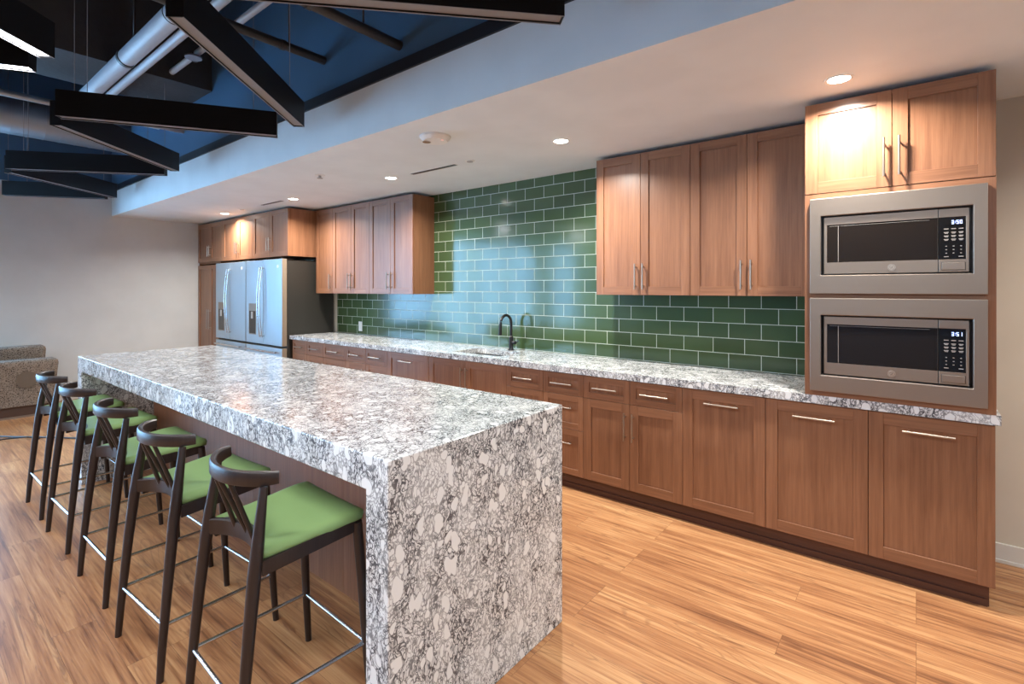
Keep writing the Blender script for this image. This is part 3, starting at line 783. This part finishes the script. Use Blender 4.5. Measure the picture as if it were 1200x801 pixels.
# ------------------------------------------------------------------ linear pendants
def area_light(name, parent, loc, sx, sy, power, col, rot=0, shape='RECTANGLE', spread=180):
    l = bpy.data.lights.new(name, 'AREA'); l.shape = shape; l.size = sx
    if shape != 'DISK': l.size_y = sy
    l.energy = power; l.color = col; l.spread = radians(spread)
    o = bpy.data.objects.new(name, l); COL.objects.link(o); o.location = loc; o.rotation_euler = (0, 0, rot)
    if parent is not None:
        o.parent = parent; o.matrix_parent_inverse = Matrix.Translation(-parent_world(parent))
    return o
ZP, HP, WP = 2.65, .176, .075
def pendant(p0, p1, label, group, lit=False, power=0, cab=(.12, .88)):
    mx, my = (p0[0]+p1[0])/2, (p0[1]+p1[1])/2
    t = thing('linear_pendant', (mx, my, ZP), label, 'pendant light', group)
    d = Vector((p1[0]-p0[0], p1[1]-p0[1], 0)); L = d.length; d.normalize()
    b = MB(); n_ = Vector((-d.y, d.x, 0))
    a, c = Vector((*p0, 0)), Vector((*p1, 0))
    for s_ in (-1, 1):
        q0 = a+n_*s_*(WP/2-.003); q1 = c+n_*s_*(WP/2-.003); b.obox(q0, q1, .006, ZP, ZP+HP)
    b.obox(a, c, WP-.012, ZP+HP-.006, ZP+HP)
    b.obox(a, a+d*.006, WP-.012, ZP, ZP+HP-.006).obox(c-d*.006, c, WP-.012, ZP, ZP+HP-.006)
    b.build('housing', M['fixture'], t)
    rim = MB()
    for s_ in (-1, 1):
        q0 = a+n_*s_*(WP/2-.003); q1 = c+n_*s_*(WP/2-.003); rim.obox(q0, q1, .0055, ZP-.002, ZP)
    rim.build('rim', M['lens_rim'], t)
    MB().obox(a+d*.008, c-d*.008, WP-.016, ZP+.006, ZP+.012).build('lens', M['lens_on'] if lit else M['lens_off'], t)
    for s_ in cab:
        q = a+(c-a)*s_
        MB().tube([(q.x, q.y, ZP+HP), (q.x, q.y, ZTOP)], .0022, 6).build('suspension_cable', M['lens_rim'], t)
    if lit and power:
        area_light('pendant_lamp', t, (mx, my, ZP+.003), L-.03, WP-.02, power, (.95, .96, 1.0), math.atan2(d.y, d.x))
    return t
GP = 'unlit black linear pendants in a zigzag'
for p0, p1, l in [((-2.15, .80), (-1.19, 1.835), 'black linear pendant running off the top edge of the picture'),
                  ((-2.46, .78), (-3.44, 1.865), 'steep black linear pendant nearest the camera with a wide grey underside'),
                  ((-4.51, .745), (-3.79, 1.88), 'long black linear pendant in the middle of the zigzag'),
                  ((-4.75, .77), (-5.69, 1.81), 'black linear pendant meeting the left end of the middle one'),
                  ((-6.85, .77), (-5.96, 1.81), 'black linear pendant third from the left wall'),
                  ((-7.06, .79), (-7.95, 1.85), 'black linear pendant second from the left wall'),
                  ((-8.80, .95), (-8.13, 1.81), 'black linear pendant closest to the left wall')]:
    pendant(p0, p1, l, GP, cab=(.04, .22) if p0[0] < -8.5 else (.12, .88))
GL = 'lit black linear pendants over the open room'
PW = 26
for p0, p1, l in [((-2.42, -.55), (-3.40, .52), 'lit black linear pendant in the top left corner, the higher of the two'),
                  ((-4.30, -.55), (-3.64, .50), 'lit black linear pendant in the top left corner, the lower of the two')]:
    pendant(p0, p1, l, GL, True, 14)
for p0, p1 in [((-2.1, -.55), (-1.2, .5)), ((.2, -.55), (-.75, .5)), ((.45, -.55), (1.4, .5)),
               ((-4.6, -.55), (-5.5, .5)), ((-6.8, -.55), (-5.9, .5)),
               ((-6.4, -2.6), (-5.4, -1.6)), ((-4.2, -2.6), (-5.1, -1.6)), ((-3.9, -2.6), (-2.9, -1.6)), ((-1.7, -2.6), (-2.6, -1.6)), ((-1.4, -2.6), (-.4, -1.6)), ((.8, -2.6), (-.1, -1.6))]:
    pendant(p0, p1, 'lit black linear pendant added outside the picture as fill light for the open room', GL, True, PW if p0[0] > -2.5 or p0[1] < -1 else 12)  # pendants out of view, added as fill light for the room

# ------------------------------------------------------------------ recessed downlights and ceiling devices
for i, (x, y, l) in enumerate([(-.298, 2.955, 'round recessed downlight in front of the microwave tower'),
                               (-1.942, 2.975, 'round recessed downlight left of the near wall cabinets'),
                               (-3.826, 2.975, 'middle one of the five recessed downlights'),
                               (-5.595, 2.965, 'round recessed downlight above the far counter end'),
                               (-7.412, 2.950, 'farthest recessed downlight, over the refrigerators'),
                               (1.5, 2.96, 'round recessed downlight right of the microwave tower, outside the picture')]):
    t = thing('downlight', (x, y, ZC), l, 'downlight', 'recessed downlights in the white ceiling')
    b = MB(); k_ = 32; vs = []; fs = []
    for rr, zz in ((.064, ZC-.0005), (.062, ZC-.004), (.052, ZC-.004), (.047, ZC-.0008)):
        for j in range(k_): vs.append((x+rr*cos(2*pi*j/k_), y+rr*sin(2*pi*j/k_), zz))
    for a in range(3):
        for j in range(k_): m_ = (j+1) % k_; fs.append((a*k_+j, a*k_+m_, (a+1)*k_+m_, (a+1)*k_+j))
    b.add(vs, fs, 0, True); b.build('trim_ring', M['white_plastic'], t)
    MB().disc((x, y, ZC-.002), .048, .0016, 32).build('lens', M['can_on'], t)
    area_light('downlight_lamp', t, (x, y, ZC-.006), .085, 0, 38, (1.0, .945, .87), shape='DISK', spread=150)

sd = thing('smoke_detector', (-2.553, 2.354, ZC), 'large round white smoke detector on the ceiling', 'smoke detector')
MB().disc((-2.553, 2.354, ZC-.012), .105, .012, 40).disc((-2.553, 2.354, ZC-.034), .082, .022, 40, r2=.103).build('housing', M['white_plastic'], sd, angle=30)
MB().disc((-2.60, 2.32, ZC-.038), .028, .006, 24).build('strobe', M['chrome'], sd)
MB().disc((-2.49, 2.36, ZC-.036), .008, .006, 12).build('indicator', M['red_led'], sd)
def sprinkler(x, y, l, big):
    t = thing('ceiling_sprinkler' if big else 'ceiling_sensor', (x, y, ZC), l, 'sprinkler' if big else 'sensor')
    MB().disc((x, y, ZC-.006), .045 if big else .040, .006, 28).build('cover', M['white_plastic'], t)
    if big: MB().disc((x, y, ZC-.026), .012, .020, 16).disc((x, y, ZC-.032), .026, .004, 16).build('nozzle', M['grey_plastic'], t)
    else: MB().disc((x, y, ZC-.009), .026, .003, 24).build('lens', M['grey_plastic'], t)
sprinkler(-4.232, 2.494, 'small white sprinkler head on the ceiling left of the smoke detector', True)
sprinkler(-2.817, 2.975, 'small flat round ceiling disc beside the nearer slot vent', False)
sprinkler(-6.84, 2.93, 'small flat round ceiling disc beside the farther slot vent', False)
for x0, x1, y, l in [(-3.545, -2.995, 2.99, 'nearer black slot vent in the ceiling'), (-6.305, -5.80, 2.94, 'farther black slot vent in the ceiling near the refrigerators')]:
    t = thing('slot_vent', ((x0+x1)/2, y, ZC), l, 'vent', 'linear slot vents')
    MB().box(x0-.006, x1+.006, y-.026, y+.026, ZC-.002, ZC-.0003).build('frame', M['white_plastic'], t)
    MB().box(x0, x1, y-.019, y+.019, ZC-.0035, ZC-.0015).build('slot', M['black_matte'], t)

# ------------------------------------------------------------------ services under the deck
def duct_pipe(name, path, r, mat, label, cat, parts=None, group=None):
    t = thing(name, path[0], label, cat, group)
    MB().tube(path, r, 24).build('tube', mat, t)
    return t
def elbow(p, q, s_, R, n=8):
    """points p..q..s_ with a rounded corner of radius R at q"""
    p, q, s_ = Vector(p), Vector(q), Vector(s_); a = (p-q).normalized(); c = (s_-q).normalized(); out = [p]
    for i in range(n+1):
        th_ = i/n*pi/2; out.append(q+a*R*(1-sin(th_))+c*R*(1-cos(th_)))
    return out+[s_]
t = duct_pipe('insulated_pipe', elbow((-1.0, 1.285, 3.42), (-6.9, 1.285, 3.42), (-6.9, 2.03, 3.42), .2), .068, M['pipe_paint'], 'thick pale insulated pipe crossing above the pendants', 'pipe')
for x in (-4.08, -3.7, -3.1, -2.5): MB().disc((x, 1.285, 3.42), .0705, .010, 24, 'x').build('seam_band', M['dark_pipe'], t)
for x in (-3.98, -5.15, -2.2):
    h = MB().disc((x-.02, 1.285, 3.42), .075, .04, 24, 'x').build('clamp', M['dark_pipe'], t)
for x in (-3.35, -4.95): MB().tube([(x, 1.285, 3.485), (x, 1.285, ZTOP)], .009, 8).build('hanger_rod', M['dark_pipe'], t)
t = duct_pipe('slim_pipe', elbow((-1.0, 1.388, 3.37), (-6.72, 1.388, 3.37), (-6.72, 2.03, 3.37), .12), .033, M['pipe_paint'], 'slimmer pale pipe running right under the thick one', 'pipe')
for x in (-4.08, -3.3): MB().disc((x, 1.388, 3.37), .0355, .008, 20, 'x').build('seam_band', M['dark_pipe'], t)
t = duct_pipe('sprinkler_pipe', [(-1.5, 1.70, 3.52), (-5.43, 1.70, 3.52)], .026, M['pipe_paint'], 'thin pale pipe with dark coupling behind the thick pipe', 'pipe')
MB().disc((-4.62, 1.70, 3.50), .036, .05, 18, 'x').disc((-4.9, 1.70, 3.50), .04, .06, 18, 'x').build('coupling', M['dark_pipe'], t)
MB().disc((-4.80, 1.66, 3.455), .065, .014, 24).build('round_plate', M['galv'], t)
MB().tube([(-4.72, 1.70, 3.5), (-4.72, 1.70, ZTOP)], .006, 8).build('hanger_rod', M['dark_pipe'], t)
for u, (x, z, y0, l) in enumerate([(-3.42, 3.18, .25, 'black pipe ending at the navy wall behind the steep pendant'), (-2.55, 3.03, .25, 'black pipe ending at the navy wall nearer the camera')]):
    t = duct_pipe('black_wall_pipe', [(x, y0-2.5, z), (x, 2.05, z)], .030, M['dark_pipe'], l, 'pipe', group='black pipes meeting the navy wall')
    MB().tube([(x, 1.78, z), (x, 1.78, ZTOP)], .006, 8).build('hanger_rod', M['dark_pipe'], t)
    MB().disc((x, 1.72-u*.3, z), .036, .03, 18, 'y').build('clamp', M['dark_pipe'], t)
t = thing('spiral_duct', (-8.25, 0, 3.3), 'large round spiral metal duct under the dark ceiling', 'duct')
MB().tube([(-8.25, -4.5, 3.53), (-8.25, 2.05, 3.53)], .23, 40).build('tube', M['galv'], t)
rg = MB()
for i in range(44): rg.disc((-8.25, -4.4+i*.148, 3.53), .2335, .010, 40, 'y')
tag(rg.build('spiral_seam', M['galv'], t), 'raised seam rings of the duct')
t = duct_pipe('conduit', [(-6.2, -2.5, 3.2), (-6.2, 2.05, 3.2)], .028, M['galv'], 'thin grey conduit above the left pendants', 'pipe')

# ------------------------------------------------------------------ daylight
w = bpy.data.worlds.new('sky'); S.world = w; w.use_nodes = True
bg = w.node_tree.nodes['Background']; bg.inputs[0].default_value = (.35, .65, 1.0, 1); bg.inputs[1].default_value = 15.0

# ------------------------------------------------------------------ camera
F, TH_, V0, HC = 591.82, .6749, 338.33, 1.4935
cam = bpy.data.cameras.new('camera'); co = bpy.data.objects.new('camera', cam); COL.objects.link(co)
cam.sensor_fit = 'HORIZONTAL'; cam.sensor_width = 36; cam.lens = F/1200*36; cam.shift_y = (V0-400.5)/1200
co.location = (0, 0, HC); co.rotation_euler = (pi/2, 0, TH_); cam.clip_start = .05
S.camera = co
vs_ = S.view_settings; vs_.view_transform = 'Standard'; vs_.look = 'None'; vs_.gamma = 1; vs_.exposure = 0.0; vs_.use_curve_mapping = False
